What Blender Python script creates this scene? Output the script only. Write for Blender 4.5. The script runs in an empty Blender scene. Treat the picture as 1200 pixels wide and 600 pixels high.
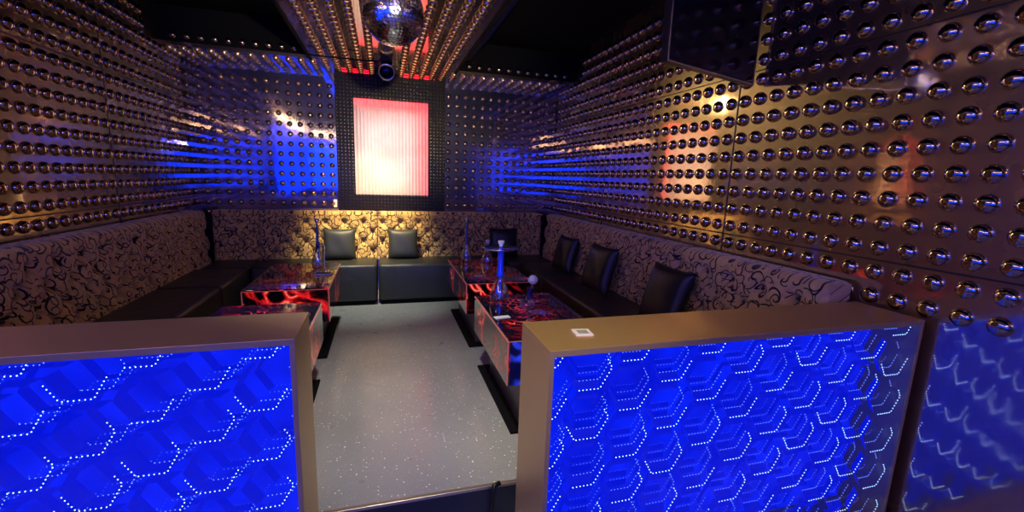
import bpy, bmesh, math, random
from mathutils import Vector, Matrix
random.seed(7)
PI = math.pi
SC = bpy.context.scene
COL = SC.collection

# ------------------------------------------------------------------ helpers
def new_obj(name, bm, mat=None, parent=None, smooth=False, loc=(0, 0, 0), rot=None, mats=None):
    me = bpy.data.meshes.new(name)
    bm.normal_update()
    bm.to_mesh(me); bm.free()
    for m in (mats or ([mat] if mat else [])):
        me.materials.append(m)
    if smooth:
        for p in me.polygons: p.use_smooth = True
    o = bpy.data.objects.new(name, me); COL.objects.link(o)
    o.location = loc
    if rot: o.rotation_euler = rot
    if parent: o.parent = parent
    return o

def thing(name, label, cat, loc=(0, 0, 0), rz=0.0, group=None):
    o = bpy.data.objects.new(name, None); COL.objects.link(o)
    o.empty_display_size = .1
    o.location = loc; o.rotation_euler = (0, 0, rz)
    o['label'] = label; o['category'] = cat
    if group: o['group'] = group
    return o

def tag(o, label, cat, group=None):
    o['label'] = label; o['category'] = cat
    if group: o['group'] = group
    return o

def struct(name, bm, mat, smooth=False, mats=None):
    o = new_obj(name, bm, mat, None, smooth, mats=mats)
    o['kind'] = 'structure'
    return o

def box(bm, x0, x1, y0, y1, z0, z1, mi=0, bev=0.0, seg=2):
    t = bmesh.new()
    vs = [t.verts.new((x, y, z)) for z in (z0, z1) for y in (y0, y1) for x in (x0, x1)]
    for f in ((0, 2, 3, 1), (4, 5, 7, 6), (0, 1, 5, 4), (2, 6, 7, 3), (0, 4, 6, 2), (1, 3, 7, 5)):
        t.faces.new([vs[i] for i in f]).material_index = mi
    if bev > 0:
        bmesh.ops.bevel(t, geom=list(t.edges), offset=bev, segments=seg, affect='EDGES', profile=.5)
    merge(bm, t)

def merge(bm, t, mat=None):
    if mat is not None: bmesh.ops.transform(t, matrix=mat, verts=t.verts)
    vm = {v: bm.verts.new(v.co) for v in t.verts}
    for f in t.faces:
        try:
            n = bm.faces.new([vm[v] for v in f.verts]); n.material_index = f.material_index; n.smooth = f.smooth
        except ValueError: pass
    t.free()

def lathe(bm, prof, seg=24, c=(0, 0, 0), mi=0):
    rings = []
    for r, z in prof:
        if r < 1e-5: rings.append([bm.verts.new((c[0], c[1], c[2] + z))])
        else: rings.append([bm.verts.new((c[0] + r * math.cos(2 * PI * i / seg), c[1] + r * math.sin(2 * PI * i / seg), c[2] + z)) for i in range(seg)])
    for a, b in zip(rings, rings[1:]):
        for i in range(seg):
            j = (i + 1) % seg
            if len(a) == 1 and len(b) == 1: continue
            if len(a) == 1: f = bm.faces.new((a[0], b[i], b[j]))
            elif len(b) == 1: f = bm.faces.new((a[i], a[j], b[0]))
            else: f = bm.faces.new((a[i], a[j], b[j], b[i]))
            f.material_index = mi; f.smooth = True

def tube(bm, pts, r, seg=8, mi=0, cap=True):
    pts = [Vector(p) for p in pts]
    rings = []
    for i, p in enumerate(pts):
        d = (pts[min(i + 1, len(pts) - 1)] - pts[max(i - 1, 0)]).normalized()
        a = d.cross(Vector((0, 0, 1)))
        if a.length < 1e-3: a = d.cross(Vector((0, 1, 0)))
        a.normalize(); b = d.cross(a).normalized()
        rr = r[i] if isinstance(r, (list, tuple)) else r
        rings.append([bm.verts.new(p + a * rr * math.cos(2 * PI * k / seg) + b * rr * math.sin(2 * PI * k / seg)) for k in range(seg)])
    for A, B in zip(rings, rings[1:]):
        for k in range(seg):
            f = bm.faces.new((A[k], A[(k + 1) % seg], B[(k + 1) % seg], B[k])); f.smooth = True; f.material_index = mi
    if cap:
        bm.faces.new(rings[0][::-1]).material_index = mi; bm.faces.new(rings[-1]).material_index = mi

def bezier(p0, p1, p2, p3, n=16):
    out = []
    for i in range(n + 1):
        t = i / n; s = 1 - t
        out.append(Vector(p0) * s**3 + Vector(p1) * 3 * s * s * t + Vector(p2) * 3 * s * t * t + Vector(p3) * t**3)
    return out

# ------------------------------------------------------------------ materials
def mat(name, col=(.5, .5, .5), rough=.5, metal=0.0, spec=.5, emit=None, es=0.0, trans=0.0, ior=1.45, coat=0.0, coatr=.1):
    m = bpy.data.materials.new(name); m.use_nodes = True
    b = m.node_tree.nodes['Principled BSDF']
    b.inputs['Base Color'].default_value = (*col, 1); b.inputs['Roughness'].default_value = rough
    b.inputs['Metallic'].default_value = metal; b.inputs['Specular IOR Level'].default_value = spec
    b.inputs['IOR'].default_value = ior
    b.inputs['Transmission Weight'].default_value = trans
    b.inputs['Coat Weight'].default_value = coat; b.inputs['Coat Roughness'].default_value = coatr
    if emit:
        b.inputs['Emission Color'].default_value = (*emit, 1); b.inputs['Emission Strength'].default_value = es
    return m

class NT:
    def __init__(s, m): s.t = m.node_tree; s.b = s.t.nodes['Principled BSDF']
    def n(s, kind, **kw):
        x = s.t.nodes.new(kind)
        for k, v in kw.items(): setattr(x, k, v)
        return x
    def l(s, a, b): s.t.links.new(a, b)
    def val(s, sock, v):
        if hasattr(v, 'links'): s.l(v, sock)
        else: sock.default_value = v
    def m(s, op, a, b=0.0, c=None):
        x = s.n('ShaderNodeMath', operation=op); s.val(x.inputs[0], a); s.val(x.inputs[1], b)
        if c is not None: s.val(x.inputs[2], c)
        return x.outputs[0]
    def vm(s, op, a, b=(0, 0, 0)):
        x = s.n('ShaderNodeVectorMath', operation=op); s.val(x.inputs[0], a); s.val(x.inputs[1], b)
        return x
    def ramp(s, f, stops, interp='LINEAR'):
        x = s.n('ShaderNodeValToRGB'); x.color_ramp.interpolation = interp
        e = x.color_ramp.elements
        while len(e) < len(stops): e.new(.5)
        for q, (p, c) in zip(e, stops): q.position = p; q.color = (*c, 1)
        s.l(f, x.inputs[0]); return x.outputs[0]
    def noise(s, vec, scale, detail=2, rough=.5, dist=0.0):
        x = s.n('ShaderNodeTexNoise'); s.l(vec, x.inputs['Vector'])
        x.inputs['Scale'].default_value = scale; x.inputs['Detail'].default_value = detail
        x.inputs['Roughness'].default_value = rough; x.inputs['Distortion'].default_value = dist
        return x

# gilded mirror-like studded cladding
def gold_mat(name, base, r0, r1, rough2=.42, mixf=.4):
    m = mat(name, base, .12, 1.0)
    k = NT(m); tc = k.n('ShaderNodeTexCoord')
    nz = k.noise(tc.outputs['Object'], 2.3, 4, .6)
    k.l(k.ramp(nz.outputs['Fac'], [(.3, (r0,) * 3), (.7, (r1,) * 3)]), k.b.inputs['Roughness'])
    k.l(k.ramp(nz.outputs['Fac'], [(.3, tuple(c * .8 for c in base)), (.75, base)]), k.b.inputs['Base Color'])
    n2 = k.noise(tc.outputs['Object'], 7, 2, .5)
    bp = k.n('ShaderNodeBump'); bp.inputs['Strength'].default_value = .05; bp.inputs['Distance'].default_value = .02
    k.l(n2.outputs['Fac'], bp.inputs['Height']); k.l(bp.outputs[0], k.b.inputs['Normal'])
    # brushed second lobe of the foil
    b2 = k.n('ShaderNodeBsdfPrincipled'); b2.inputs['Metallic'].default_value = 1; b2.inputs['Roughness'].default_value = rough2
    b2.inputs['Base Color'].default_value = (*base, 1)
    mx = k.n('ShaderNodeMixShader'); mx.inputs[0].default_value = mixf
    k.l(k.b.outputs[0], mx.inputs[1]); k.l(b2.outputs[0], mx.inputs[2])
    out = [q for q in m.node_tree.nodes if q.type == 'OUTPUT_MATERIAL'][0]; k.l(mx.outputs[0], out.inputs[0])
    return m
M_GOLD = gold_mat('gilded_panel', (.76, .57, .38), .03, .11, .42, .24)
M_CEIL = gold_mat('gilded_ceiling', (.70, .54, .36), .04, .12, .40, .08)
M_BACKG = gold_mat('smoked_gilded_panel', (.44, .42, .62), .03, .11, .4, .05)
M_STUD = mat('stud_gloss', (.55, .42, .26), .13, 1.0)
M_STUDC = mat('stud_gold', (.95, .74, .36), .2, 1.0)
M_STUDD = mat('stud_dark', (.15, .12, .09), .22, 1.0)
M_BLACKG = mat('black_stud_panel', (.008, .008, .010), .4, 0.0, .2)
M_BLACK = mat('matt_black', (.004, .004, .006), .8, 0.0, .12)
M_BLACKM = mat('black_metal', (.02, .02, .022), .35, .6)
M_SILVER = mat('brushed_silver', (.6, .6, .62), .3, 1.0)
M_CHROME = mat('chrome', (.8, .8, .82), .12, 1.0)
M_DARKWALL = mat('dark_wall', (.03, .028, .03), .6)
M_NAVY = mat('riser_navy', (.010, .014, .03), .4)
M_SEAM = mat('panel_joint', (.02, .015, .01), .5)

def floor_mat():
    m = mat('glitter_epoxy', (.17, .18, .185), .3, 0.0, .5, coat=.35, coatr=.16)
    k = NT(m); tc = k.n('ShaderNodeTexCoord'); P = tc.outputs['Object']
    big = k.noise(P, 1.3, 3, .5)
    base = k.ramp(big.outputs['Fac'], [(.3, (.27, .285, .285)), (.7, (.35, .36, .36))])
    v = k.n('ShaderNodeTexVoronoi'); k.l(P, v.inputs['Vector']); v.inputs['Scale'].default_value = 70
    near = k.m('LESS_THAN', v.outputs['Distance'], .27)
    sp = k.n('ShaderNodeSeparateColor'); k.l(v.outputs['Color'], sp.inputs[0])
    pick = k.m('GREATER_THAN', sp.outputs[0], .86)
    fl = k.m('MULTIPLY', near, pick)
    v2 = k.n('ShaderNodeTexVoronoi'); k.l(P, v2.inputs['Vector']); v2.inputs['Scale'].default_value = 170
    sp2 = k.n('ShaderNodeSeparateColor'); k.l(v2.outputs['Color'], sp2.inputs[0])
    fl2 = k.m('MULTIPLY', k.m('LESS_THAN', v2.outputs['Distance'], .3), k.m('GREATER_THAN', sp2.outputs[0], .9))
    mx = k.n('ShaderNodeMix', data_type='RGBA')
    k.l(k.m('MAXIMUM', fl, k.m('MULTIPLY', fl2, .5)), mx.inputs[0]); k.l(base, mx.inputs[6]); mx.inputs[7].default_value = (.9, .88, .8, 1)
    k.l(mx.outputs[2], k.b.inputs['Base Color'])
    rn = k.noise(P, 6, 3, .6)
    k.l(k.ramp(rn.outputs['Fac'], [(.3, (.26,) * 3), (.7, (.42,) * 3)]), k.b.inputs['Roughness'])
    return m
M_FLOOR = floor_mat()

def fabric_mat():
    m = mat('scroll_fabric', (.4, .27, .12), .75, 0.0, .3)
    k = NT(m); uv = k.n('ShaderNodeUVMap'); U = uv.outputs[0]
    wn = k.noise(U, 9, 1, .5)
    warp = k.vm('SCALE', k.vm('SUBTRACT', wn.outputs['Color'], (.5, .5, .5)).outputs[0]); warp.inputs['Scale'].default_value = .035
    P = k.vm('ADD', U, warp.outputs[0]).outputs[0]
    masks = []
    for sc, off, w, fr in ((10.0, 0.0, .085, 105.0), (13.5, 3.7, .065, 130.0)):
        Q = k.vm('ADD', P, (off, off * .7, 0)).outputs[0]
        v = k.n('ShaderNodeTexVoronoi', voronoi_dimensions='2D'); k.l(Q, v.inputs['Vector']); v.inputs['Scale'].default_value = sc
        v.inputs['Randomness'].default_value = .8
        pos = k.vm('SCALE', v.outputs['Position']); pos.inputs['Scale'].default_value = 1.0
        d = k.vm('SUBTRACT', Q, v.outputs['Position'])
        s = k.n('ShaderNodeSeparateXYZ'); k.l(d.outputs[0], s.inputs[0])
        ang = k.m('ARCTAN2', s.outputs[1], s.outputs[0])
        ln = k.vm('LENGTH', d.outputs[0]).outputs['Value']
        sp = k.n('ShaderNodeSeparateColor'); k.l(v.outputs['Color'], sp.inputs[0])
        sgn = k.m('SUBTRACT', k.m('MULTIPLY', k.m('GREATER_THAN', sp.outputs[0], .5), 2.0), 1.0)
        ph = k.m('MULTIPLY', sp.outputs[1], 6.28)
        arg = k.m('ADD', k.m('ADD', k.m('MULTIPLY', ang, sgn), k.m('MULTIPLY', ln, fr)), ph)
        c = k.m('COSINE', arg)
        masks.append(k.m('MULTIPLY', k.m('GREATER_THAN', c, 1 - w * 1.6), k.m('GREATER_THAN', ln, .006)))
    mk = k.m('MAXIMUM', masks[0], masks[1])
    bn = k.noise(U, 30, 2, .5)
    base = k.ramp(bn.outputs['Fac'], [(.3, (.50, .33, .115)), (.7, (.66, .45, .17))])
    mx = k.n('ShaderNodeMix', data_type='RGBA'); k.l(mk, mx.inputs[0]); k.l(base, mx.inputs[6]); mx.inputs[7].default_value = (.016, .010, .009, 1)
    k.l(mx.outputs[2], k.b.inputs['Base Color'])
    k.b.inputs['Sheen Weight'].default_value = .3
    return m
M_FAB = fabric_mat()

def leather_mat():
    m = mat('black_leather', (.030, .034, .032), .38, 0.0, .5)
    k = NT(m); tc = k.n('ShaderNodeTexCoord')
    n1 = k.noise(tc.outputs['Object'], 160, 3, .6); n2 = k.noise(tc.outputs['Object'], 9, 2, .5)
    bp = k.n('ShaderNodeBump'); bp.inputs['Strength'].default_value = .18; bp.inputs['Distance'].default_value = .004
    k.l(n1.outputs['Fac'], bp.inputs['Height'])
    b2 = k.n('ShaderNodeBump'); b2.inputs['Strength'].default_value = .35; b2.inputs['Distance'].default_value = .02
    k.l(n2.outputs['Fac'], b2.inputs['Height']); k.l(bp.outputs[0], b2.inputs['Normal']); k.l(b2.outputs[0], k.b.inputs['Normal'])
    return m
M_LEATH = leather_mat()
M_LEATHB = mat('shaded_black_leather', (.010, .011, .013), .42)  # darker copy for right-hand cushions, their shade put into the colour
M_LEATHG = mat('charcoal_leather', (.036, .042, .040), .45)

def print_mat(name, scale, seed, dens, es, tint=(.9, .015, .02), gloss=.06, w=.1, base=(.006, .004, .006), metal=0.0, hot=(1, .3, .15)):
    """black gloss acrylic with a backlit printed mesh of red light streaks"""
    m = mat(name, (.008, .006, .008), gloss, 0.0, .6, coat=1.0, coatr=.03)
    k = NT(m); tc = k.n('ShaderNodeTexCoord')
    P = k.vm('ADD', tc.outputs['Object'], (seed, seed * 1.7, seed * .3)).outputs[0]
    wn = k.noise(P, 3.0, 2, .5)
    wp = k.vm('SCALE', wn.outputs['Color']); wp.inputs['Scale'].default_value = .55
    Q = k.vm('ADD', P, wp.outputs[0]).outputs[0]
    tot = None
    k.b.inputs['Metallic'].default_value = metal
    for i, fq in enumerate((scale, scale * 1.35, scale * .8)):
        wv = k.n('ShaderNodeTexWave', wave_type='BANDS', bands_direction=('DIAGONAL', 'Y', 'Z')[i]); k.l(Q, wv.inputs['Vector'])
        wv.inputs['Scale'].default_value = fq; wv.inputs['Distortion'].default_value = 6; wv.inputs['Detail'].default_value = 2
        wv.inputs['Detail Scale'].default_value = 1.6
        line = k.m('POWER', wv.outputs['Fac'], 2.0 / w)
        tot = line if tot is None else k.m('MAXIMUM', tot, line)
    gate = k.noise(P, 2.6, 2, .6)
    g = k.n('ShaderNodeMapRange'); k.l(gate.outputs['Fac'], g.inputs[0])
    g.inputs[1].default_value = .62 - dens * .3; g.inputs[2].default_value = .72 - dens * .2
    sp = k.noise(P, 55, 2, .7)
    f = k.m('MULTIPLY', k.m('MULTIPLY', tot, g.outputs[0]), k.m('ADD', .35, k.m('MULTIPLY', sp.outputs['Fac'], 1.3)))
    col = k.ramp(f, [(0, base), (.25, tuple(c * .35 for c in tint)), (.7, tint), (1, hot)])
    k.l(col, k.b.inputs['Base Color'])
    k.l(k.ramp(f, [(.06, (0, 0, 0)), (.3, tuple(c * .4 for c in tint)), (.75, tint), (1, hot)]), k.b.inputs['Emission Color'])
    k.b.inputs['Emission Strength'].default_value = es
    return m
M_TTOP = print_mat('table_top_print', 4.5, 1.3, .50, .25, w=.045)
M_TSIDE = print_mat('table_side_print', 2.6, 4.1, .48, .5, w=.07, base=(.20, .19, .18), metal=.75)
M_TFRONT = print_mat('table_front_print', 1.5, 9.2, .5, .7, w=.12)
M_TBLUE = print_mat('table_front_painted_reflection', 1.8, 3.2, .8, .8, tint=(.02, .05, .75), w=.4, base=(.003, .006, .10), hot=(.1, .16, 1))  # blue reflection on the near table's end, put into colour and glow
M_TEDGE = mat('table_edge_pink', (.55, .16, .15), .3, emit=(.8, .12, .10), es=.18)
M_GOLDBAR = mat('bar_gold_laminate', (.72, .50, .20), .38, .7)
M_CARD = mat('white_card', (.75, .74, .76), .5)
M_CARDP = mat('card_print', (.30, .32, .30), .5)

def glass_mat(name, col=(1, 1, 1), rough=.0, lo=.10, hi=.95):
    m = bpy.data.materials.new(name); m.use_nodes = True; t = m.node_tree; t.nodes.clear()
    out = t.nodes.new('ShaderNodeOutputMaterial'); mx = t.nodes.new('ShaderNodeMixShader')
    tr = t.nodes.new('ShaderNodeBsdfTransparent'); gl = t.nodes.new('ShaderNodeBsdfGlossy')
    lw = t.nodes.new('ShaderNodeLayerWeight'); lw.inputs['Blend'].default_value = .25
    mr = t.nodes.new('ShaderNodeMapRange'); mr.inputs[3].default_value = lo; mr.inputs[4].default_value = hi
    tr.inputs['Color'].default_value = (*col, 1); gl.inputs['Roughness'].default_value = max(rough, .04)
    t.links.new(lw.outputs['Facing'], mr.inputs[0]); t.links.new(mr.outputs[0], mx.inputs[0])
    t.links.new(tr.outputs[0], mx.inputs[1]); t.links.new(gl.outputs[0], mx.inputs[2]); t.links.new(mx.outputs[0], out.inputs[0])
    return m
M_GLASS = glass_mat('clear_glass', (.93, .95, .97), lo=.16, hi=1.0)
M_BLUEGL = glass_mat('blue_glass', (.15, .25, .95))
M_BLUESTEM = mat('blue_anodised_stem', (.02, .06, .75), .25, .3, emit=(.0, .03, .9), es=.12)
M_DARKSTEM = mat('dark_blue_stem', (.05, .07, .22), .3, .5)
M_ROSE = mat('white_rose', (.80, .80, .86), .6)
M_HOSE = mat('pale_hose', (.62, .60, .58), .4)
M_WATER = mat('stem_green', (.03, .09, .03), .5)

# infinity panel
def blue_back():
    m = mat('blue_infinity_backing', (.0, .005, .05), .5)
    k = NT(m); tc = k.n('ShaderNodeTexCoord')
    nz = k.noise(tc.outputs['Object'], 5.5, 2, .5)
    k.l(k.ramp(nz.outputs['Fac'], [(.3, (.0, .004, .55)), (.7, (.0, .014, .90))]), k.b.inputs['Emission Color'])
    k.b.inputs['Emission Strength'].default_value = 1.15
    return m
M_BBACK = blue_back()
M_BHEX = mat('blue_hex_edge', (.0, .004, .10), .5, emit=(.0, .006, .62), es=1.0)
M_LED = [mat('led_and_reflection_dot_%s' % n, (.1, .2, .9), .4, emit=c, es=e) for n, c, e in
         (('front', (.38, .62, 1.0), 4.0), ('middle', (.16, .32, 1.0), 3.4), ('deep', (.10, .24, 1.0), 2.8), ('deepest', (.06, .16, 1.0), 2.2))]  # only the front dots are LEDs, the rest are reflections built as dots

# ------------------------------------------------------------------ room dimensions
XL, XR, YB, YF, ZC, ZR = -1.97, 2.19, 5.50, -2.2, 2.54, 2.88
CX0, CX1 = -.68, .79           # central ceiling panel
YS = 5.08                      # front edge of the soffit strip
Z_LOW = -.17; YSTEP = 1.775

def sheet(bm, P0, U, V, nu=1, nv=1, mi=0):
    vs = [[bm.verts.new(P0 + U * (i / nu) + V * (j / nv)) for i in range(nu + 1)] for j in range(nv + 1)]
    for j in range(nv):
        for i in range(nu):
            bm.faces.new((vs[j][i], vs[j][i + 1], vs[j + 1][i + 1], vs[j + 1][i])).material_index = mi

def slab(bm, x0, x1, y0, y1, z0, z1, mi=0): box(bm, x0, x1, y0, y1, z0, z1, mi)

def dome(bm, c, n, r, h, seg=12, mi=1, rim=True):
    """one moulded stud on a panel with normal n"""
    n = Vector(n); a = n.orthogonal().normalized(); b = n.cross(a).normalized(); c = Vector(c)
    prof = [(1.0, 0.0), (.97, .28), (.86, .58), (.66, .82), (.36, .96)]
    rings = [[bm.verts.new(c + (a * math.cos(2 * PI * i / seg) + b * math.sin(2 * PI * i / seg)) * r * q + n * h * z) for i in range(seg)] for q, z in prof]
    top = bm.verts.new(c + n * h)
    for A, B in zip(rings, rings[1:]):
        for i in range(seg):
            f = bm.faces.new((A[i], A[(i + 1) % seg], B[(i + 1) % seg], B[i])); f.smooth = True; f.material_index = mi
    for i in range(seg):
        f = bm.faces.new((rings[-1][i], rings[-1][(i + 1) % seg], top)); f.smooth = True; f.material_index = mi

# right and left walls
def side_wall(name, X, nx):
    bm = bmesh.new()
    t = .12
    slab(bm, min(X, X - nx * t), max(X, X - nx * t), YF, YB + .1, Z_LOW, ZR + .1, 0)
    PY = .1145
    for k in range(-1, 16):
        z = 1.05 + .1115 * k
        j0 = 0 if z < ZC else 0
        for j in range(0, 46):
            y = 5.44 - PY * j
            if z > ZC - .02 and y > YS - .25: continue
            dome(bm, (X, y, z), (nx, 0, 0), .0385, .030)
    return struct(name, bm, None, mats=[M_GOLD, M_STUD])
side_wall('wall_right', XR, -1)
side_wall('wall_left', XL, 1)

# back wall : mirror-gilt sheet with studs either side of the black panel
FX0, FX1, FZ0, FZ1 = -.50, .735, .98, 2.536
SX0, SX1, SZ0, SZ1 = -.305, .53, 1.172, 2.255
bm = bmesh.new()
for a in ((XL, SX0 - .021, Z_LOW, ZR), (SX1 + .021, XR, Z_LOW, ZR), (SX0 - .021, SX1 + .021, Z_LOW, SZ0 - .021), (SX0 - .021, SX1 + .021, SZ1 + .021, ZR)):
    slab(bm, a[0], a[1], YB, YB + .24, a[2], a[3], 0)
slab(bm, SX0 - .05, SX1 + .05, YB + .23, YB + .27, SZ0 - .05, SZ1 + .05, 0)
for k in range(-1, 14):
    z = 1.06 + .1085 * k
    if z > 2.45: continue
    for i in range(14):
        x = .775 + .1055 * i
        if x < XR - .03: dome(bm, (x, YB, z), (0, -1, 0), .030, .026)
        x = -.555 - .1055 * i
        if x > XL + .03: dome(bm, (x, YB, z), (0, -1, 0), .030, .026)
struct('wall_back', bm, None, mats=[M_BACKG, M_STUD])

# front wall behind the viewer and the lower floor
bm = bmesh.new(); slab(bm, XL - .1, XR + .1, YF - .1, YF, Z_LOW, ZR + .1); struct('wall_front', bm, M_DARKWALL)
bm = bmesh.new(); slab(bm, XL, XR, YSTEP, YB, -.3, 0); struct('floor', bm, M_FLOOR)
bm = bmesh.new(); slab(bm, XL, XR, YF, YSTEP - .012, -.3, Z_LOW)
struct('floor', bm, M_FLOOR)
bm = bmesh.new(); box(bm, XL, XR, YSTEP - .012, YSTEP, Z_LOW, -.012)
struct('trim_1', bm, M_NAVY)
bm = bmesh.new(); box(bm, XL, XR, YSTEP - .016, YSTEP + .004, -.012, .003, bev=.002)
struct('trim_2', bm, mat('step_nosing', (.45, .40, .32), .35, .8))

# ceiling: raised black recess, central studded gilt panel and gilt strip along back wall
bm = bmesh.new()
slab(bm, XL, XR, YF, YB, ZR, ZR + .1)
struct('ceiling', bm, M_BLACK)
bm = bmesh.new()
slab(bm, CX0, CX1, YF + .2, YB, ZC, ZC + .03, 0)
slab(bm, CX1, XR, YS, YB, ZC, ZC + .03, 0); slab(bm, XL, CX0, YS, YB, ZC, ZC + .03, 0)
rows = [.06 + s * (.16 + .1145 * k) for s in (-1, 1) for k in range(5)]
for x in rows:
    for j in range(46):
        dome(bm, (x, 5.44 - .1145 * j, ZC), (0, 0, -1), .036, .032, mi=1)
for i in range(12):
    for j in range(3):
        for x in (.68 + .1145 * (i + 1), -.56 - .1145 * (i + 1)):
            if XL + .03 < x < XR - .03: dome(bm, (x, 5.44 - .1145 * j, ZC), (0, 0, -1), .036, .032, mi=1)
# fascia
slab(bm, CX1 - .02, CX1, YF + .2, YS, ZC + .03, ZR, 2); slab(bm, CX0, CX0 + .02, YF + .2, YS, ZC + .03, ZR, 2)
slab(bm, CX1, XR, YS, YS + .02, ZC + .03, ZR, 2); slab(bm, XL, CX0, YS, YS + .02, ZC + .03, ZR, 2)
for i in range(12):
    for x in (.68 + .1145 * (i + 1.3), -.56 - .1145 * (i + 1.3)):
        if XL + .03 < x < XR - .03: dome(bm, (x, YS, ZC + .085), (0, -1, 0), .034, .028, mi=3)
c = struct('ceiling', bm, None, mats=[M_CEIL, M_STUDC, M_BLACK, M_STUD])

# joints between gilt sheets
bm = bmesh.new()
for X, nx in ((XR, -1), (XL, 1)):
    a, b = (X - .004, X + .001) if nx < 0 else (X - .001, X + .004)
    box(bm, a, b, .2, YB, 1.101, 1.109); box(bm, a, b, .2, YB, 2.105, 2.111)
    for y in (4.12, 2.40):
        box(bm, a, b, y - .003, y + .003, .95, ZR - .02)
struct('trim_3', bm, M_SEAM)
bm = bmesh.new()
box(bm, CX1 - .012, CX1 + .012, YF + .2, YS, ZC - .012, ZC + .045, bev=.003)
box(bm, CX0 - .012, CX0 + .012, YF + .2, YS, ZC - .012, ZC + .045, bev=.003)
struct('trim_4', bm, M_BLACK)

# ------------------------------------------------------------------ black studded panel around lit window
root = thing('studded_panel', 'black panel of tiny studs framing the lit window on the back wall', 'wall panel', (.1175, YB, FZ0))
ox, oz = .1175, FZ0
bm = bmesh.new()
for a in ((FX0, SX0, FZ0, FZ1), (SX1, FX1, FZ0, FZ1), (SX0, SX1, FZ0, SZ0), (SX0, SX1, SZ1, FZ1)):
    box(bm, a[0] - ox, a[1] - ox, -.022, 0, a[2] - oz, a[3] - oz, 0)
def pyr(bm, x, z, y, s, h, mi=1):
    b = [bm.verts.new((x + dx * s, y, z + dz * s)) for dx, dz in ((-1, -1), (1, -1), (1, 1), (-1, 1))]
    q = [bm.verts.new((x + dx * s * .45, y - h, z + dz * s * .45)) for dx, dz in ((-1, -1), (1, -1), (1, 1), (-1, 1))]
    for i in range(4): bm.faces.new((b[i], b[(i + 1) % 4], q[(i + 1) % 4], q[i])).material_index = mi
    bm.faces.new(q).material_index = mi
n = 0
P = .0386
for i in range(32):
    for j in range(39):
        x = FX0 + P * (i + .5); z = FZ0 + P * (j + .6)
        if x > FX1 - .01 or z > FZ1 - .01: continue
        if SX0 - .012 < x < SX1 + .012 and SZ0 - .012 < z < SZ1 + .012: continue
        pyr(bm, x - ox, z - oz, -.022, .0125, .011)
new_obj('panel', bm, None, root, mats=[M_BLACKG, M_STUDD])

M_RED2 = mat('red_led_line', (.5, .01, .01), .4, emit=(1, .006, .02), es=5)
for a, b in ((-.42, -.09), (.20, .60)):
    bm = bmesh.new(); box(bm, a - ox, b - ox, -.046, -.036, 2.522 - oz, 2.532 - oz)
    q = new_obj('led_strip', bm, M_RED2, root); q['label'] = 'thin red light line at the ceiling'
# lit window: recessed, ribbed translucent sheet with red LED strips at the head and right edge
M_SCR = bpy.data.materials.new('ribbed_opal_sheet'); M_SCR.use_nodes = True
tr_ = M_SCR.node_tree; tr_.nodes.clear()
o_ = tr_.nodes.new('ShaderNodeOutputMaterial'); mx_ = tr_.nodes.new('ShaderNodeMixShader'); mx_.inputs[0].default_value = .25
a_ = tr_.nodes.new('ShaderNodeBsdfTranslucent'); b_ = tr_.nodes.new('ShaderNodeBsdfDiffuse')
tc_ = tr_.nodes.new('ShaderNodeTexCoord'); nz_ = tr_.nodes.new('ShaderNodeTexNoise'); nz_.inputs['Scale'].default_value = 3; nz_.inputs['Detail'].default_value = 4
rp_ = tr_.nodes.new('ShaderNodeValToRGB'); rp_.color_ramp.elements[0].position = .3; rp_.color_ramp.elements[0].color = (.72, .66, .64, 1)
rp_.color_ramp.elements[1].position = .7; rp_.color_ramp.elements[1].color = (.9, .86, .84, 1)
tr_.links.new(tc_.outputs['Object'], nz_.inputs['Vector']); tr_.links.new(nz_.outputs['Fac'], rp_.inputs[0])
tr_.links.new(rp_.outputs[0], a_.inputs[0]); tr_.links.new(rp_.outputs[0], b_.inputs[0])
tr_.links.new(a_.outputs[0], mx_.inputs[1]); tr_.links.new(b_.outputs[0], mx_.inputs[2]); tr_.links.new(mx_.outputs[0], o_.inputs[0])
win = thing('lit_window', 'glowing pinkish white window with vertical ribs above the sofa', 'window', ((SX0 + SX1) / 2, YB, SZ0))
w2 = (SX1 - SX0) / 2; hh = SZ1 - SZ0
bm = bmesh.new(); NR = 22
vs = []
for i in range(NR * 4 + 1):
    x = -w2 + 2 * w2 * i / (NR * 4)
    y = -.014 * (0, .75, 1, .75)[i % 4]
    vs.append((bm.verts.new((x, y, 0)), bm.verts.new((x, y, hh))))
for a, b in zip(vs, vs[1:]): bm.faces.new((a[0], b[0], b[1], a[1]))
new_obj('ribbed_sheet', bm, M_SCR, win, smooth=False)
M_RED = mat('red_led_strip', (.5, .01, .01), .4, emit=(1, .004, .02), es=17)
bm = bmesh.new(); box(bm, -w2 + .01, w2 - .004, .014, .034, hh - .016, hh - .004)
sp_ = new_obj('led_strip', bm, M_RED, win); sp_['label'] = 'red glowing light strip along the top'
bm = bmesh.new(); box(bm, w2 - .018, w2 - .004, .014, .034, .02, hh - .03)
sp_ = new_obj('led_strip', bm, M_RED, win); sp_['label'] = 'red glowing light strip down the right edge'
bm = bmesh.new(); box(bm, -w2 + .01, w2 - .13, .17, .18, .02, hh - .12)
new_obj('light_tray', bm, mat('white_backlight', (.8, .8, .8), .5, emit=(1, .80, .73), es=1.9), win)
M_LBOX = mat('light_box_grey', (.32, .30, .30), .7)
bm = bmesh.new()
box(bm, -w2 - .02, w2 + .02, .20, .21, -.02, hh + .02); box(bm, -w2 - .02, -w2, .01, .20, -.02, hh + .02); box(bm, w2, w2 + .02, .01, .20, -.02, hh + .02)
box(bm, -w2, w2, .01, .20, -.02, 0); box(bm, -w2, w2, .01, .20, hh, hh + .02)
new_obj('light_box', bm, M_LBOX, win)
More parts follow.
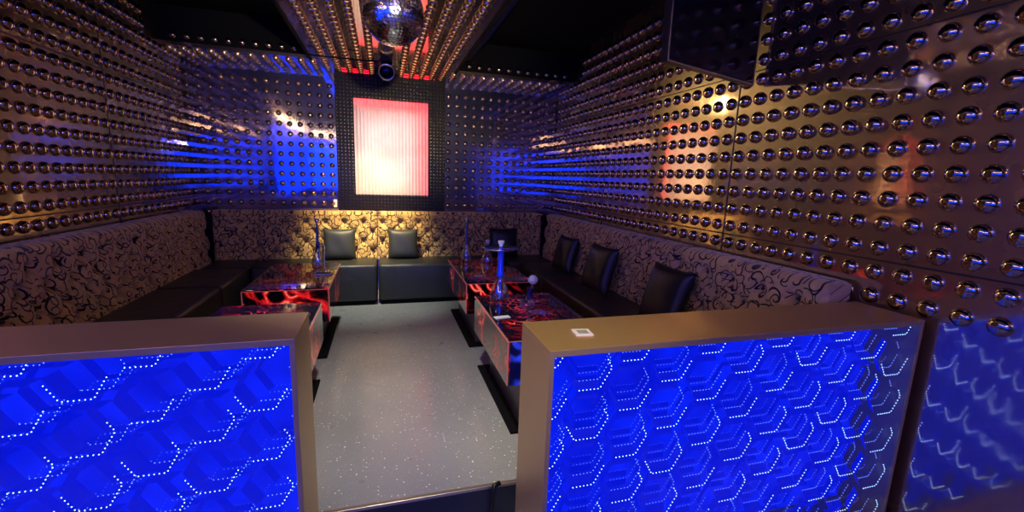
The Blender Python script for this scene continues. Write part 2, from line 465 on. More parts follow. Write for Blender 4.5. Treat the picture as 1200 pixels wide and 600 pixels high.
bm = bmesh.new(); box(bm, -w2 + .09, w2 - .05, .06, .075, hh - .13, hh - .09, bev=.004)
new_obj('blind_rail', bm, M_LBOX, win)

# small white switch
bm = bmesh.new(); box(bm, -.02, .02, -.02, 0, -.045, .045, bev=.004)
tag(new_obj('wall_switch', bm, M_CARD, loc=(-.535, YB - .001, 1.06)), 'small white switch box on back wall left of the black studded panel', 'switch')
M_BL = mat('blue_led_glow', (.0, .01, .4), .4, emit=(.0, .03, 1), es=1.4)
# ------------------------------------------------------------------ banquettes
def uvs(o, f):
    me = o.data; uvl = me.uv_layers.new(name='UVMap')
    for lp in me.loops:
        uvl.data[lp.index].uv = f(me.vertices[lp.vertex_index].co)

BT_Z0, BT_Z1, BT_D = .42, .985, .19
def backrest_bm(L, seed=0, x0=0.0):
    """tufted back: local x along length, y=0 at wall, front at -BT_D ; z up"""
    bm = bmesh.new(); nx = max(int(L / .0105), 8); nz = 56
    H = BT_Z1 - BT_Z0
    pitch = .205; rows = [(BT_Z1 - .125, 0), (BT_Z1 - .235, .5), (BT_Z1 - .345, 0), (BT_Z1 - .455, .5)]
    nb = max(int(round((L - .09) / pitch)), 1); pt = L / (nb + .0)
    btn = []
    for z, o in rows:
        for i in range(-1, nb + 1):
            x = (i + .25 + o) * pt
            if .05 < x < L - .05: btn.append((x, z))
    def depth(x, z):
        e = min(x, L - x)
        d = 0.0
        d -= .035 * math.exp(-(e / .022) ** 2 * 1.2)
        for bx, bz in btn:
            q = math.hypot(x - bx, z - bz)
            if q < .14: d -= .044 * math.exp(-(q / .026) ** 2) + .022 * math.exp(-(q / .065) ** 2)
        # diagonal creases
        u = x / pt - .25; 
        for s in (1, -1):
            v = (z - rows[0][0]) / .22
            t = (u + s * v); fr = abs(t - round(t))
            if z < rows[0][0] + .03: d -= .015 * math.exp(-(fr * pt / .014) ** 2)
        return d
    grid = []
    # profile: from seat up front, over crest to wall
    prof = []
    for j in range(nz + 1):
        t = j / nz
        if t < .86:
            z = BT_Z0 + (H - .045) * t / .86; y = -BT_D + .03 * (t / .86) ** 2
            prof.append((y, z, 1.0))
        else:
            a = (t - .86) / .14 * PI / 2
            prof.append((-BT_D + .03 + .06 * (1 - math.cos(a)), BT_Z1 - .045 + .045 * math.sin(a), max(0, 1 - (t - .86) / .07)))
    prof.append((0, BT_Z1 - .002, 0))
    rowsv = []
    for (y, z, w) in prof:
        r = []
        for i in range(nx + 1):
            x = L * i / nx
            e = min(x, L - x)
            zz = z - .012 * math.exp(-(e / .02) ** 2) * (1 if w < 1 else 0)
            r.append(bm.verts.new((x, y - depth(x, z) * w if y < -.001 else y, zz)))
        rowsv.append(r)
    for a, b in zip(rowsv, rowsv[1:]):
        for i in range(nx):
            bm.faces.new((a[i], a[i + 1], b[i + 1], b[i])).smooth = True
    # sides & back
    for s in (0, nx):
        base = [r[s] for r in rowsv] + [bm.verts.new((rowsv[0][s].co.x, 0, BT_Z0))]
        bm.faces.new(base if s == 0 else base[::-1])
    a = bm.verts.new((0, 0, BT_Z0)); b = bm.verts.new((L, 0, BT_Z0)); bm.faces.new((rowsv[-1][0], a, b, rowsv[-1][-1]))
    return bm, btn, pt

def seat_bm(L, D, corner=0):
    D -= .03
    bm = bmesh.new()
    box(bm, .004, L - .004, -D, -.05, .045, .45, bev=.035, seg=5)
    bmesh.ops.recalc_face_normals(bm, faces=bm.faces)
    for f in bm.faces: f.smooth = True
    return bm

def banquette(label, loc, rz, L, D=.66, seat_len=None, off=0.0, side=0, side_len=0):
    t = thing('banquette_sofa', label, 'sofa', loc, rz, 'banquette sofa sections lining the walls')
    bm, btn, pt = backrest_bm(L)
    o = new_obj('backrest', bm, M_FAB, t); o.location = (0, 0, 0)
    uvs(o, lambda c: (c.x + loc[0] + loc[1] * .7, c.z - c.y * .6))
    for x, z in btn:
        bb = bmesh.new(); bmesh.ops.create_uvsphere(bb, u_segments=8, v_segments=5, radius=.011)
        new_obj('tufting_button', bb, M_LEATHG, o, smooth=True, loc=(x, -BT_D + .047 + .03 * ((z - BT_Z0) / .5) ** 2, z))
    if side:
        b2, btn2, _ = backrest_bm(side_len)
        X_ = L + BT_D if side > 0 else -BT_D
        o2 = new_obj('backrest', b2, M_FAB, t, loc=((X_, -BT_D - .01, 0) if side > 0 else (X_, -BT_D - .01 - side_len, 0)), rot=(0, 0, -side * PI / 2))
        uvs(o2, lambda c: (c.x + 5.3, c.z - c.y * .6))
        for x, z in btn2:
            bb = bmesh.new(); bmesh.ops.create_uvsphere(bb, u_segments=8, v_segments=5, radius=.011)
            new_obj('tufting_button', bb, M_LEATHG, o2, smooth=True, loc=(x, -BT_D + .047 + .03 * ((z - BT_Z0) / .5) ** 2, z))
    new_obj('seat', seat_bm(seat_len or L, D), M_LEATH, t, loc=(off, 0, 0))
    bm = bmesh.new(); box(bm, .03, (seat_len or L) - .03, -D + .05, -.06, .0, .05); new_obj('plinth', bm, M_BLACK, t, loc=(off, 0, 0))
    return t
g = .033
banquette('sofa section against back wall left of the centre seam, half hidden by left table', (-1.30, YB - g, 0), 0, 1.228)
banquette('sofa section against back wall below the lit window right of the seam', (-.066, YB - g, 0), 0, 1.466)
banquette('sofa section filling the corner where back wall meets right wall', (1.404, YB - g, 0), 0, .562, D=.66, side=1, side_len=.435)
banquette('sofa section filling the corner at the far left', (-1.745, YB - g, 0), 0, .441, D=.66, side=-1, side_len=.435)
# right wall: local +x runs toward -Y (rotate -90deg): front faces -X
RS = [(YB - .672, .0, .770), (YB - 1.445, 0, 1.45), (YB - 2.90, 0, 1.10)]
lr = ['sofa section on right wall nearest the back corner, beside the far table', 'sofa section on right wall with the middle black cushion, beside the near table',
      'sofa section on right wall directly behind the bar counter']
for (y, _, L), lb in zip(RS, lr):
    t = banquette(lb, (XR - g, y, 0), -PI / 2, L, D=.66, seat_len=L, off=0)
ll = ['sofa section on left wall nearest the back corner', 'sofa section on left wall beside the near left table', 'sofa section on left wall behind the left bar counter']
for (y, _, L), lb in zip(RS, ll):
    if .8 < L < 1.15: L = .84
    banquette(lb, (XL + g, y - L, 0), PI / 2, L, D=.66, seat_len=L, off=0)

# ------------------------------------------------------------------ cushions
def cushion(label, loc, rot, s=.37, m=M_LEATHB, th=.06):
    bm = bmesh.new(); N = 18
    for side in (-1, 1):
        vs = []
        for j in range(N + 1):
            r = []
            for i in range(N + 1):
                u = i / N * 2 - 1; v = j / N * 2 - 1
                pin = 1 - .07 * (1 - abs(u) ** 2) * abs(v) ** 3; pin2 = 1 - .07 * (1 - abs(v) ** 2) * abs(u) ** 3
                h = th * ((1 - u ** 4) * (1 - v ** 4)) ** .5 + .004 + .004 * math.sin(5 * u + 3 * v) * (1 - u * u) * (1 - v * v)
                r.append(bm.verts.new((u * s / 2 * pin2, side * h, s / 2 + v * s / 2 * pin)))
            vs.append(r)
        for j in range(N):
            for i in range(N):
                q = (vs[j][i], vs[j][i + 1], vs[j + 1][i + 1], vs[j + 1][i])
                bm.faces.new(q if side < 0 else q[::-1]).smooth = True
    bmesh.ops.remove_doubles(bm, verts=bm.verts, dist=.0005)
    # close rim
    be = [e for e in bm.edges if e.is_boundary]
    if be: bmesh.ops.bridge_loops(bm, edges=be)
    t = thing('cushion', label, 'cushion', loc, 0, 'black square cushions on the sofas'); t.rotation_euler = rot
    new_obj('cover', bm, m, t)
    pb = bmesh.new(); r = s / 2 - .004
    pts = []
    for k in range(4):
        c = [(-1, -1), (1, -1), (1, 1), (-1, 1)]
        a, b = c[k], c[(k + 1) % 4]
        for i in range(8):
            f = i / 8; x = a[0] + (b[0] - a[0]) * f; z = a[1] + (b[1] - a[1]) * f
            inw = 1 - .07 * (1 - (x if abs(z) == 1 else z) ** 2)
            pts.append((x * r * (inw if abs(x) == 1 and abs(z) != 1 else 1), 0, s / 2 + z * r * (inw if abs(z) == 1 and abs(x) != 1 else 1)))
    pts.append(pts[0]); tube(pb, pts, .004, 6, cap=False)
    new_obj('piping', pb, M_LEATHG, t)
    return t
cushion('black leather cushion leaning below the lit window', (.215, 5.155, .455), (-.16, 0, 0), .345, M_LEATHG)
cushion('black leather cushion at the left behind the left table', (-.475, 5.155, .455), (-.16, 0, .03), .35, M_LEATHG)
cushion('black leather cushion in the back right corner of the sofas', (1.42, 5.14, .455), (-.16, 0, -.04), .36)
cushion('black leather cushion on right sofa nearest the back corner', (1.83, 4.28, .455), (-.25, 0, -PI / 2 + .1), .38)
cushion('black leather cushion in the middle of the right sofa above the flower', (1.77, 3.40, .458), (-.25, 0, -PI / 2 + .05), .42)
cushion('black leather cushion on right sofa nearest the gold bar counter', (1.80, 2.50, .455), (-.28, 0, -PI / 2), .42)

# ------------------------------------------------------------------ tables
def lbl(o, s): o['label'] = s; return o
def table(label, x0, x1, y0, y1, blue=False):
    cx, cy = (x0 + x1) / 2, (y0 + y1) / 2; w, l = (x1 - x0) / 2, (y1 - y0) / 2
    t = thing('lounge_table', label, 'table', (cx, cy, 0), 0, 'black printed lounge tables')
    bm = bmesh.new(); box(bm, -w, w, -l, l, .552, .562, bev=.002); new_obj('tabletop', bm, M_TTOP, t)
    bm = bmesh.new(); e = .0035
    box(bm, -w - e, w + e, -l - e, -l + .001, .549, .5525); box(bm, -w - e, w + e, l - .001, l + e, .549, .5525)
    box(bm, -w - e, -w + .001, -l, l, .549, .5525); box(bm, w - .001, w + e, -l, l, .549, .5525)
    for sx in (-1, 1): box(bm, sx * w - .003, sx * w + .003, -l - .003, -l + .003, .30, .55)
    lbl(new_obj('edge_trim', bm, M_TEDGE, t), 'thin glowing pink edge strip')
    for s in (-1, 1):
        bm = bmesh.new(); a = s * w; box(bm, min(a, a - s * .012), max(a, a - s * .012), -l, l, .295, .551); new_obj('side_panel', bm, M_TSIDE, t)
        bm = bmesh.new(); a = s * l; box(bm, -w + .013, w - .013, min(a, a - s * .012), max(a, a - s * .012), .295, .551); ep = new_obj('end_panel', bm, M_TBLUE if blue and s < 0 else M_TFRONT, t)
        if blue and s < 0: ep['label'] = 'end panel with blue reflection painted in'
    bm = bmesh.new(); box(bm, -w + .013, w - .013, -l + .013, l - .013, .30, .31); new_obj('underside', bm, M_BLACK, t)
    bm = bmesh.new(); box(bm, -w + .10, w - .10, -l + .08, l - .10, .015, .30); new_obj('pedestal', bm, mat('pedestal_brown', (.06, .045, .045), .3), t)
    bm = bmesh.new(); box(bm, -w + .03, w - .03, -l, l, .0, .016, bev=.003); new_obj('base_plate', bm, M_BLACK, t)
    return t
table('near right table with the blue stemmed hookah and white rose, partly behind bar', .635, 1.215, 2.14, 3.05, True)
table('far right table carrying two hookahs, in front of the back sofa', .645, 1.215, 3.44, 4.50)
table('far left table with bright red front panel at the left edge', -.985, -.405, 3.44, 4.42)
table('near left table, nearest the left bar counter', -.985, -.405, 2.14, 3.05)
TZ = .562
# ------------------------------------------------------------------ hookahs
def hookah(label, loc, H, vr, vh, stem_m, vase_m, tray=0.0, sr=.02, hose=None, ball=True):
    t = thing('hookah', label, 'hookah', loc, 0, 'hookahs on the lounge tables')
    bm = bmesh.new()
    lathe(bm, [(0, 0), (vr * .85, 0), (vr, .01), (vr * 1.02, vh * .25), (vr * .9, vh * .48), (vr * .5, vh * .78), (vr * .36, vh * .92), (vr * .42, vh),
               (vr * .36, vh), (vr * .30, vh * .92), (vr * .44, vh * .78), (vr * .84, vh * .48), (vr * .95, vh * .25), (vr * .9, .015), (0, .012)], 24)
    lbl(new_obj('vase', bm, vase_m, t), 'clear glass water vase')
    bm = bmesh.new()
    lathe(bm, [(0, .03), (sr * .45, .03), (sr * .45, vh * .9), (sr * 1.3, vh), (sr * 1.3, vh + .015), (sr, vh + .03), (sr, H - .07), (sr * .6, H - .06), (sr * .6, H - .03), (0, H - .03)], 16)
    lbl(new_obj('stem', bm, stem_m, t), 'coloured smoke stem')
    if tray:
        bm = bmesh.new(); lathe(bm, [(sr * .6, H - .052), (tray * .9, H - .050), (tray, H - .042), (tray, H - .038), (tray * .88, H - .045), (sr * .6, H - .047)], 32)
        new_obj('tray', bm, M_CHROME, t)
    bm = bmesh.new(); q = H - .035
    lathe(bm, [(0, q), (.010, q), (.012, q + .012), (.021, q + .025), (.022, q + .042), (.018, q + .042), (.015, q + .03), (0, q + .028)], 16)
    lbl(new_obj('bowl', bm, M_CARD if tray else M_CHROME, t), 'small pale bowl')
    if hose:
        bm = bmesh.new(); tube(bm, hose, .0055, 8); new_obj('hose', bm, M_HOSE, t)
    return t
hookah('tall hookah with bright blue stem and wide round tray, on the near right table', (.775, 2.87, TZ), .425, .068, .185, M_BLUESTEM, M_GLASS, tray=.125, sr=.021)
hookah('slim hookah with dark blue stem at the left of the far right table', (.80, 4.30, TZ), .45, .052, .20, M_DARKSTEM, M_GLASS, sr=.013)
hookah('small all-glass hookah with a little dish, right of the dark blue one', (1.0, 4.22, TZ), .235, .058, .15, M_GLASS, M_GLASS, tray=.035, sr=.008)
hookah('hookah with pale hose on the far left table', (-.565, 4.16, TZ), .44, .055, .2, M_DARKSTEM, M_GLASS, sr=.013,
       hose=bezier((.02, 0, .2), (.10, .02, .26), (.02, -.1, .05), (.09, -.14, .008)))

# cards and phone
def card(label, loc, rz, w=.09, d=.055, h=.004, name='card', tilt=0, prt=True):
    t = thing(name, label, 'card', loc, rz)
    bm = bmesh.new(); box(bm, -w / 2, w / 2, -d / 2, d / 2, 0, h, bev=.001); new_obj('board', bm, M_CARD, t)
    if prt:
        bm = bmesh.new(); box(bm, -w * .3, w * .3, -d * .28, d * .28, h, h + .0008); lbl(new_obj('printed_area', bm, M_CARDP, t), 'grey printed patch')
    return t
card('white card lying on the near right table', (.70, 2.52, TZ), .12, .10, .045, prt=False)
card('small pale card on the far right table', (.80, 3.69, TZ), -.05, .075, .04)
card('square white tag on top of the gold bar counter', (.655, 1.312, .9005), -.12, .062, .062, name='tag')
t = thing('phone', 'pale phone lying on the far left table', 'phone', (-.50, 3.93, TZ), -.15)
bm = bmesh.new(); box(bm, -.07, .07, -.035, .035, 0, .009, bev=.003); new_obj('body', bm, M_CARD, t)
bm = bmesh.new(); box(bm, -.062, .062, -.03, .03, .009, .0098); new_obj('display', bm, M_BLACKG, t)

# rose in blue vase
t = thing('vase_with_rose', 'white rose in small blue vase on the near right table', 'flower', (1.0, 2.87, TZ))
bm = bmesh.new(); lathe(bm, [(0, 0), (.026, 0), (.028, .01), (.024, .05), (.022, .085), (.026, .095), (.023, .095), (.019, .08), (.02, .01), (0, .008)], 20)
new_obj('vase', bm, M_BLUEGL, t)
bm = bmesh.new(); tube(bm, [(0, 0, .01), (.004, 0, .07), (.014, -.003, .115)], .003, 6)
new_obj('flower_stem', bm, M_WATER, t)
bm = bmesh.new()
def petal(bm, a, r, h, w, curl, base=(.016, -.003, .112)):
    N = 6; rows_ = []
    for j in range(N + 1):
        v = j / N; rr = r * (math.sin(v * PI * .55)) ; z = h * v
        row = []
        for i in range(N + 1):
            u = i / N - .5; ang = a + u * w * math.sin(PI * (.25 + .6 * v))
            q = rr + curl * v * v * v
            row.append(bm.verts.new((base[0] + q * math.cos(ang), base[1] + q * math.sin(ang), base[2] + z - curl * .8 * v ** 4 - .25 * h * abs(u * 2) ** 2 * v)))
        rows_.append(row)
    for A, B in zip(rows_, rows_[1:]):
        for i in range(N): bm.faces.new((A[i], A[i + 1], B[i + 1], B[i])).smooth = True
for ring, (r, h, n_, cu) in enumerate(((.040, .050, 7, -.006), (.034, .060, 6, -.012), (.024, .064, 5, -.010), (.012, .066, 4, -.004))):
    for i in range(n_): petal(bm, 2 * PI * i / n_ + ring * .5, r, h, 2 * PI / n_ * 1.5, cu)
fo = lbl(new_obj('rose_bloom', bm, M_ROSE, t), 'white rose bloom')

# spiky crystal candle holder
t = thing('crystal_bowl', 'spiky crystal candle bowl between the rose and ashtray', 'bowl', (.915, 2.68, TZ))
bm = bmesh.new()
lathe(bm, [(0, 0), (.028, 0), (.036, .012), (.045, .045), (.040, .045), (.032, .015), (0, .008)], 16)
new_obj('bowl', bm, M_GLASS, t)
M_CRYS = glass_mat('crystal', (.80, .78, .95), .05, lo=.35, hi=1.0)
bm = bmesh.new()
for j, z in enumerate((.014, .027, .040)):
    for i in range(14):
        a = 2 * PI * (i + .5 * (j % 2)) / 14; r = .034 + .22 * z
        d = Vector((math.cos(a), math.sin(a), .25 + j * .35)).normalized(); p = Vector((r * math.cos(a), r * math.sin(a), z))
        tube(bm, [p, p + d * .022], [.006, .0005], 5)
new_obj('spikes', bm, M_CRYS, t)
# ashtray
t = thing('ashtray', 'clear square glass ashtray on near right table edge by the bar', 'ashtray', (.925, 2.47, TZ), .15)
bm = bmesh.new(); s = .05
def frus(bm, s0, s1, z0, z1): 
    a = [bm.verts.new((x * s0, y * s0, z0)) for x, y in ((-1, -1), (1, -1), (1, 1), (-1, 1))]
    b = [bm.verts.new((x * s1, y * s1, z1)) for x, y in ((-1, -1), (1, -1), (1, 1), (-1, 1))]
    return a, b
a, b = frus(bm, .044, .052, 0, .036); c_, d_ = frus(bm, .042, .034, .036, .010)
for A, B in ((a, b), (b, c_), (c_, d_)):
    for i in range(4): bm.faces.new((A[i], A[(i + 1) % 4], B[(i + 1) % 4], B[i]))
bm.faces.new(a[::-1]); bm.faces.new(d_)
new_obj('dish', bm, M_GLASS, t)
bm = bmesh.new()
for q in range(4):
    an = q * PI / 2; tube(bm, [(math.cos(an) * .040, math.sin(an) * .040, .0365), (math.cos(an) * .053, math.sin(an) * .053, .0365)], .005, 8)
new_obj('rest', bm, M_CRYS, t)

# ------------------------------------------------------------------ bar counters with infinity hexagon LED panel
def bar(label, x0, x1, y0, y1, ztop, mirror=False):
    z0 = Z_LOW
    cx = x0
    t = thing('bar_counter', label, 'counter', (x0, y0, z0), 0, 'gold bar counters with blue hexagon light panels')
    W = x1 - x0; D = y1 - y0; Hh = ztop - z0
    fl, ft, fb = .016, .022, .10        # frame widths
    fl2 = .016
    bm = bmesh.new()
    box(bm, 0, W, 0, D, Hh - ft, Hh, bev=.0015)           # top
    box(bm, 0, fl, 0, D, 0, Hh - ft, bev=.001)
    box(bm, W - fl2, W, 0, D, 0, Hh - ft, bev=.001)
    box(bm, fl, W - fl2, 0, D, 0, fb)
    box(bm, fl, W - fl2, D - .02, D, fb, Hh - ft)
    new_obj('body', bm, M_GOLDBAR, t)
    bm = bmesh.new(); dep = .20
    box(bm, fl, W - fl2, dep, dep + .01, fb, Hh - ft)
    new_obj('light_panel', bm, M_BBACK, t)
    # hexagonal tubes
    dx, dz, R = .1555, .176, .080
    hexes = bmesh.new(); cells = []
    ci = 0; x = -.0095
    while x < W - fl2 + R:
        cj = 0; z = (.111 if ci % 2 else .023)
        while z < Hh + .02:
            cells.append((x, z)); z += dz
        x += dx; ci += 1
    offs = [(0, .012, 0), (.022, .060, .008), (.040, .100, .016), (.054, .135, .022)]  # layers behind the first model mirror reflections as shifted geometry
    rnd = random.Random(5)
    def inside(px, pz): return fl + .006 < px < W - fl2 - .006 and fb + .006 < pz < Hh - ft - .006
    for (cx_, cz_) in cells:
        cor = [(cx_ + R * math.cos(PI / 3 * k), cz_ + R * math.sin(PI / 3 * k) * 1.0) for k in range(6)]
        # tube edge rim, only where it fits in the frame
        for k in range(6):
            a_, b_ = cor[k], cor[(k + 1) % 6]
            if inside(*a_) and inside(*b_) and all(inside(p[0] + .056, p[1] + .024) for p in (a_, b_)):
                for dd in (0, 2):
                    o1 = offs[dd]; o2 = offs[dd + 1]
                    q = [hexes.verts.new((a_[0] + o1[0], o1[1] + .012, a_[1] + o1[2])), hexes.verts.new((b_[0] + o1[0], o1[1] + .012, b_[1] + o1[2])),
                         hexes.verts.new((b_[0] + o2[0], o2[1], b_[1] + o2[2])), hexes.verts.new((a_[0] + o2[0], o2[1], a_[1] + o2[2]))]
                    if k in (1, 2, 3, 4): hexes.faces.new(q)
    bmesh.ops.remove_doubles(hexes, verts=hexes.verts, dist=.0001)
    new_obj('hexagon_mesh', hexes, M_BHEX, t)
    ns = 0
    for (cx_, cz_) in cells:
        bm = bmesh.new(); any_ = 0
        cor = [(cx_ + R * 1.0 * math.cos(PI / 3 * k), cz_ + R * 1.0 * math.sin(PI / 3 * k)) for k in range(6)]
        for li, (ox_, oy_, oz_) in enumerate(offs):
            # bottom edge (4->5), lower right (5->0) ; short run of upper right (0->1)
            runs = [(cor[4], cor[5], 1.0), (cor[5], cor[0], 1.0)]
            if li == 0 and rnd.random() < .45: runs.append((cor[0], cor[1], .6))
            if li == 0 and rnd.random() < .25: runs.append((cor[4], cor[3], .9))
            if li == 1 and rnd.random() < .6: runs.append((cor[0], cor[1], .8))
            if li == 3 and rnd.random() < .5: runs = runs[:1]
            for (a_, b_, fr) in runs:
                nd = 6
                for i in range(int(nd * fr) + 0):
                    f = (i + .5) / nd
                    px = a_[0] + (b_[0] - a_[0]) * f + ox_; pz = a_[1] + (b_[1] - a_[1]) * f + oz_
                    if not inside(px, pz): continue
                    r = (.0020, .0016, .0013, .0011)[li]
                    q = bmesh.new(); bmesh.ops.create_icosphere(q, subdivisions=1, radius=r)
                    for fc in q.faces: fc.material_index = li
                    merge(bm, q, Matrix.Translation((px, oy_, pz))); any_ += 1
        if any_: new_obj('led_strip', bm, None, t, mats=M_LED); ns += 1
        else: bm.free()
    bm = bmesh.new(); box(bm, fl, W - fl2, .004, .007, fb, Hh - ft)
    new_obj('glass_front', bm, glass_mat('panel_glass', (.95, .95, 1), lo=.015, hi=.22), t)
    return t
bar('gold bar counter with blue hexagon lights at lower right, white tag on top', .485, 2.148, 1.18, 1.462, .90)
bar('gold bar counter with blue hexagon lights at the left', -1.93, -.275, 1.44, 1.722, .90)
# small dark corner post where step meets the counter
bm = bmesh.new(); tube(bm, [(0, 0, 0), (0, 0, .165), (.01, .01, .18), (.04, .02, .185)], .011, 8)
tag(new_obj('conduit', bm, M_BLACKM, loc=(.462, 1.735, Z_LOW)), 'short black conduit at the step beside the right counter', 'conduit')

# ------------------------------------------------------------------ disco ball
BX, BY, BZ, BR = .075, 2.80, 2.325, .174
t = thing('disco_ball', 'large mirrored disco ball hanging from the gold ceiling', 'disco ball', (BX, BY, BZ))
bm = bmesh.new()
nr = 30
for j in range(nr):
    th0 = PI * j / nr; th1 = PI * (j + 1) / nr; tm = (th0 + th1) / 2
    n_ = max(int(2 * PI * BR * math.sin(tm) / (PI * BR / nr)), 4)
    for i in range(n_):
        a0 = 2 * PI * (i + .06) / n_; a1 = 2 * PI * (i + .94) / n_
        e = (th1 - th0) * .06
        jt = Vector((random.uniform(-1, 1), random.uniform(-1, 1), random.uniform(-1, 1))) * .0006
        def sp(th, a): return Vector((BR * math.sin(th) * math.cos(a), BR * math.sin(th) * math.sin(a), BR * math.cos(th)))
        q = [sp(th0 + e, a0), sp(th1 - e, a0), sp(th1 - e, a1), sp(th0 + e, a1)]
        q = [v + jt * (1 if k % 2 else -1) for k, v in enumerate(q)]
        bm.faces.new([bm.verts.new(v) for v in q])
new_obj('mirror_tiles', bm, mat('mirror_tile', (.80, .82, .86), .16, 1.0), t)
bm = bmesh.new(); bmesh.ops.create_uvsphere(bm, u_segments=40, v_segments=24, radius=BR * .985)
new_obj('core', bm, M_BLACKM, t, smooth=True)
bm = bmesh.new(); tube(bm, [(0, 0, BR * .97), (0, 0, ZC - BZ - .0)], .012, 12); lathe(bm, [(0, BR), (.04, BR), (.04, BR + .015), (0, BR + .015)], 20)
new_obj('hanging_rod', bm, M_CHROME, t)

# spotlight below ceiling
t = thing('ceiling_spotlight', 'round black spotlight with chrome ring hanging above the lit window', 'spotlight', (.055, 4.86, ZC))
bm = bmesh.new(); box(bm, -.06, .06, -.10, .10, -.022, 0, bev=.004); tube(bm, [(0, 0, -.02), (0, 0, -.06)], .02, 12)
new_obj('mount', bm, M_BLACKM, t)
bm = bmesh.new()
for s in (-1, 1): tube(bm, [(0, 0, -.045), (s * .068, 0, -.05), (s * .074, 0, -.10)], .006, 8)
new_obj('bracket', bm, M_CHROME, t)
R_ = Matrix.Translation((0, 0, -.09)) @ Matrix.Scale(1.15, 4) @ Matrix.Rotation(.45, 4, 'X') @ Matrix.Rotation(PI / 2, 4, 'X')
q = bmesh.new(); lathe(q, [(0, -.09), (.045, -.09), (.062, -.06), (.068, 0), (.068, .05), (.060, .055), (.058, .03), (0, .03)], 28); bm = bmesh.new(); merge(bm, q, R_)
new_obj('housing', bm, M_BLACKM, t)
q = bmesh.new(); lathe(q, [(.058, .048), (.058, .060), (.072, .060), (.072, .044), (.058, .044)], 28); bm = bmesh.new(); merge(bm, q, R_)
lbl(new_obj('rim', bm, M_CHROME, t), 'chrome ring')
q = bmesh.new(); lathe(q, [(0, .052), (.03, .050), (.057, .042)], 28); bm = bmesh.new(); merge(bm, q, R_)
new_obj('lens', bm, mat('lens_dark', (.02, .02, .03), .08, .3), t)
# cable on ceiling
bm = bmesh.new(); pts = [(-.66 + .65 * i / 20, 4.75 + .012 * math.sin(i * .5), ZC - .036 - .008 * math.sin(PI * i / 20)) for i in range(21)]
tube(bm, pts, .008, 8); tag(new_obj('cable', bm, M_BLACK), 'black cable running across the gold studded ceiling to spotlight', 'cable')

# duct in the recess
bm = bmesh.new(); pts = []; rr = []
for i in range(240):
    y = -1.9 + 6.85 * i / 239; pts.append((0, y, 0)); rr.append(.075 if i % 2 else .068)
tube(bm, pts, rr, 18); tag(new_obj('air_duct', bm, M_BLACKM, loc=(.90, 0, 2.72)), 'black corrugated duct along the edge of the raised ceiling', 'duct')

# hanging television
t = thing('television', 'black television hanging from the ceiling at top right', 'television', (1.365, 2.0, 2.02), math.radians(18))
W_, H_ = .82, .50
bm = bmesh.new(); box(bm, 0, W_, .0, .045, 0, H_, bev=.003); new_obj('casing', bm, M_BLACKM, t)
bm = bmesh.new(); box(bm, .012, W_ - .012, -.002, .0, .014, H_ - .012); new_obj('screen', bm, mat('tv_screen', (.004, .004, .006), .12), t)
bm = bmesh.new()
for a in ((0, .005, .0, H_), (W_ - .005, W_, 0, H_)): box(bm, a[0], a[1], -.004, .0, a[2], a[3])
box(bm, 0, W_, -.004, 0, 0, .005); box(bm, 0, W_, -.004, 0, H_ - .005, H_)
lbl(new_obj('bezel', bm, M_SILVER, t), 'thin silver edge')
bm = bmesh.new(); box(bm, W_ / 2 - .1, W_ / 2 + .1, .045, .06, H_ * .3, H_ * .7); tube(bm, [(W_ / 2, .075, H_ * .35), (W_ / 2, .075, ZR - 2.02)], .018, 10)
new_obj('bracket', bm, M_BLACKM, t)

# ------------------------------------------------------------------ light-emitting walls behind the viewer (what the gilt sheets mirror)
M_BLUEW = mat('blue_video_wall', (.0, .01, .1), .4, emit=(.0, .035, 1.0), es=6.5)
M_BLUEW2 = mat('blue_video_wall_side', (.0, .01, .1), .4, emit=(.0, .035, 1.0), es=2.6)
t = thing('blue_light_wall', 'wide blue glowing wall panel on the wall behind the bar area', 'light panel', (-.35, YF + .001, 0))
bm = bmesh.new(); box(bm, -1.60, 1.60, 0, .03, .98, 2.22); new_obj('lit_panel', bm, M_BLUEW, t)
bm = bmesh.new()
for a in ((-1.63, 1.63, .95, .98), (-1.63, 1.63, 2.22, 2.25), (-1.63, -1.60, .98, 2.22), (1.60, 1.63, .98, 2.22)): box(bm, a[0], a[1], 0, .04, a[2], a[3])
new_obj('frame', bm, M_BLACKM, t)
t = thing('blue_light_wall', 'wide blue glowing wall panel on the left wall beside the bar area', 'light panel', (XL + .036, -.05, 0))
bm = bmesh.new(); box(bm, 0, .03, -1.85, 1.85, .95, 2.30); new_obj('lit_panel', bm, M_BLUEW2, t)
bm = bmesh.new()
for a in ((-1.88, 1.88, .92, .95), (-1.88, 1.88, 2.30, 2.33), (-1.88, -1.85, .95, 2.30), (1.85, 1.88, .95, 2.30)): box(bm, 0, .04, a[0], a[1], a[2], a[3])
new_obj('frame', bm, M_BLACKM, t)
M_WARMS = mat('warm_tube', (.8, .6, .3), .4, emit=(1, .62, .22), es=26)
t = thing('wall_light', 'long warm tube light above the blue wall panel', 'lamp', (-.35, YF + .001, 2.42))
bm = bmesh.new(); tube(bm, [(-1.4, .05, 0), (1.4, .05, 0)], .022, 10); new_obj('tube', bm, M_WARMS, t)
bm = bmesh.new(); box(bm, -1.45, 1.45, 0, .025, -.03, .03); new_obj('housing', bm, M_BLACKM, t)
t = thing('wall_light', 'long warm tube light above the blue panel on the left wall', 'lamp', (XL + .036, -.05, 2.44))
bm = bmesh.new(); tube(bm, [(.05, -1.6, 0), (.05, 1.6, 0)], .022, 10); new_obj('tube', bm, M_WARMS, t)
bm = bmesh.new(); box(bm, 0, .025, -1.65, 1.65, -.03, .03); new_obj('housing', bm, M_BLACKM, t)

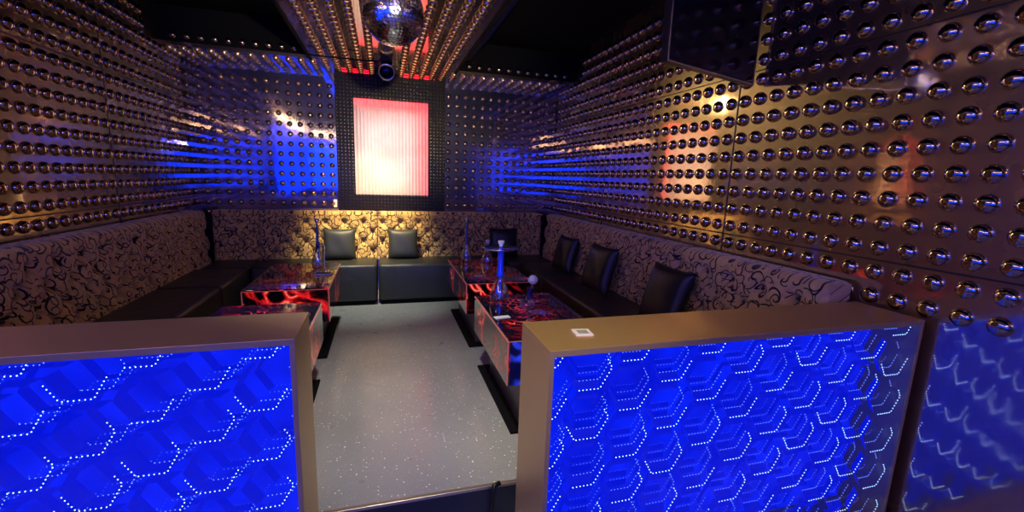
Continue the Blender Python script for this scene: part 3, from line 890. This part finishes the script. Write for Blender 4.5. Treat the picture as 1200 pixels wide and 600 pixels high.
# ------------------------------------------------------------------ lights
def lamp(name, kind, loc, target, energy, color, size=.1, spot=60, blend=.6, sy=None):
    ld = bpy.data.lights.new(name, kind); ld.energy = energy; ld.color = color
    if kind == 'AREA':
        ld.size = size
        if sy: ld.shape = 'RECTANGLE'; ld.size_y = sy
    else: ld.shadow_soft_size = size
    if kind == 'SPOT': ld.spot_size = math.radians(spot); ld.spot_blend = blend
    o = bpy.data.objects.new(name, ld); COL.objects.link(o); o.location = loc
    d = Vector(target) - Vector(loc); o.rotation_euler = d.to_track_quat('-Z', 'Y').to_euler()
    return o
lamp('sofa_spot', 'SPOT', (-.05, 4.45, 2.45), (-.16, 5.33, .98), 400, (1, .66, .28), .03, 50, 1)
lamp('sofa_spot', 'SPOT', (-.30, 4.1, 2.45), (-.15, 4.92, .45), 190, (.95, 1, .85), .05, 52, 1)
lamp('floor_spot', 'SPOT', (.05, 1.9, 2.5), (.02, 2.6, 0), 160, (1, .94, .83), .06, 66, 1)
lamp('front_spot', 'SPOT', (-.1, .3, 2.5), (.58, 1.35, .9), 170, (1, .80, .42), .05, 30, 1)
lamp('ceiling_fill_spot', 'SPOT', (.3, -.6, 1.9), (.1, 3.4, 2.54), 480, (1, .84, .45), .04, 42, .8)  # unseen upward light added to bring out the gold ceiling studs
lamp('wall_fill_spot', 'SPOT', (.30, 4.7, 2.42), (2.19, 2.40, 1.75), 65, (1, .76, .36), .05, 36, 1)  # added light without a fixture, for the gold glow on the right wall

# world: closed dark room
w = bpy.data.worlds.new('club_dark'); SC.world = w; w.use_nodes = True
w.node_tree.nodes['Background'].inputs[0].default_value = (.01, .01, .02, 1); w.node_tree.nodes['Background'].inputs[1].default_value = .3

# ------------------------------------------------------------------ camera
F, yaw, pit, rol = 511.433, .289617689, .176408014, .0346553586
cy_, sy_ = math.cos(yaw), math.sin(yaw)
f = Vector((sy_ * math.cos(pit), cy_ * math.cos(pit), -math.sin(pit)))
r = Vector((cy_, -sy_, 0)); u = r.cross(f)
r2 = r * math.cos(rol) + u * math.sin(rol); u2 = -r * math.sin(rol) + u * math.cos(rol)
cd = bpy.data.cameras.new('camera'); co = bpy.data.objects.new('camera', cd); COL.objects.link(co)
co.matrix_world = Matrix(((r2.x, u2.x, -f.x, 0), (r2.y, u2.y, -f.y, 0), (r2.z, u2.z, -f.z, 1.42), (0, 0, 0, 1)))
cd.sensor_width = 36; cd.lens = F / 1200 * 36; cd.clip_start = .02
SC.camera = co
SC.view_settings.view_transform = 'Standard'; SC.view_settings.look = 'None'
SC.view_settings.gamma = 1; SC.view_settings.use_curve_mapping = False; SC.view_settings.exposure = 0
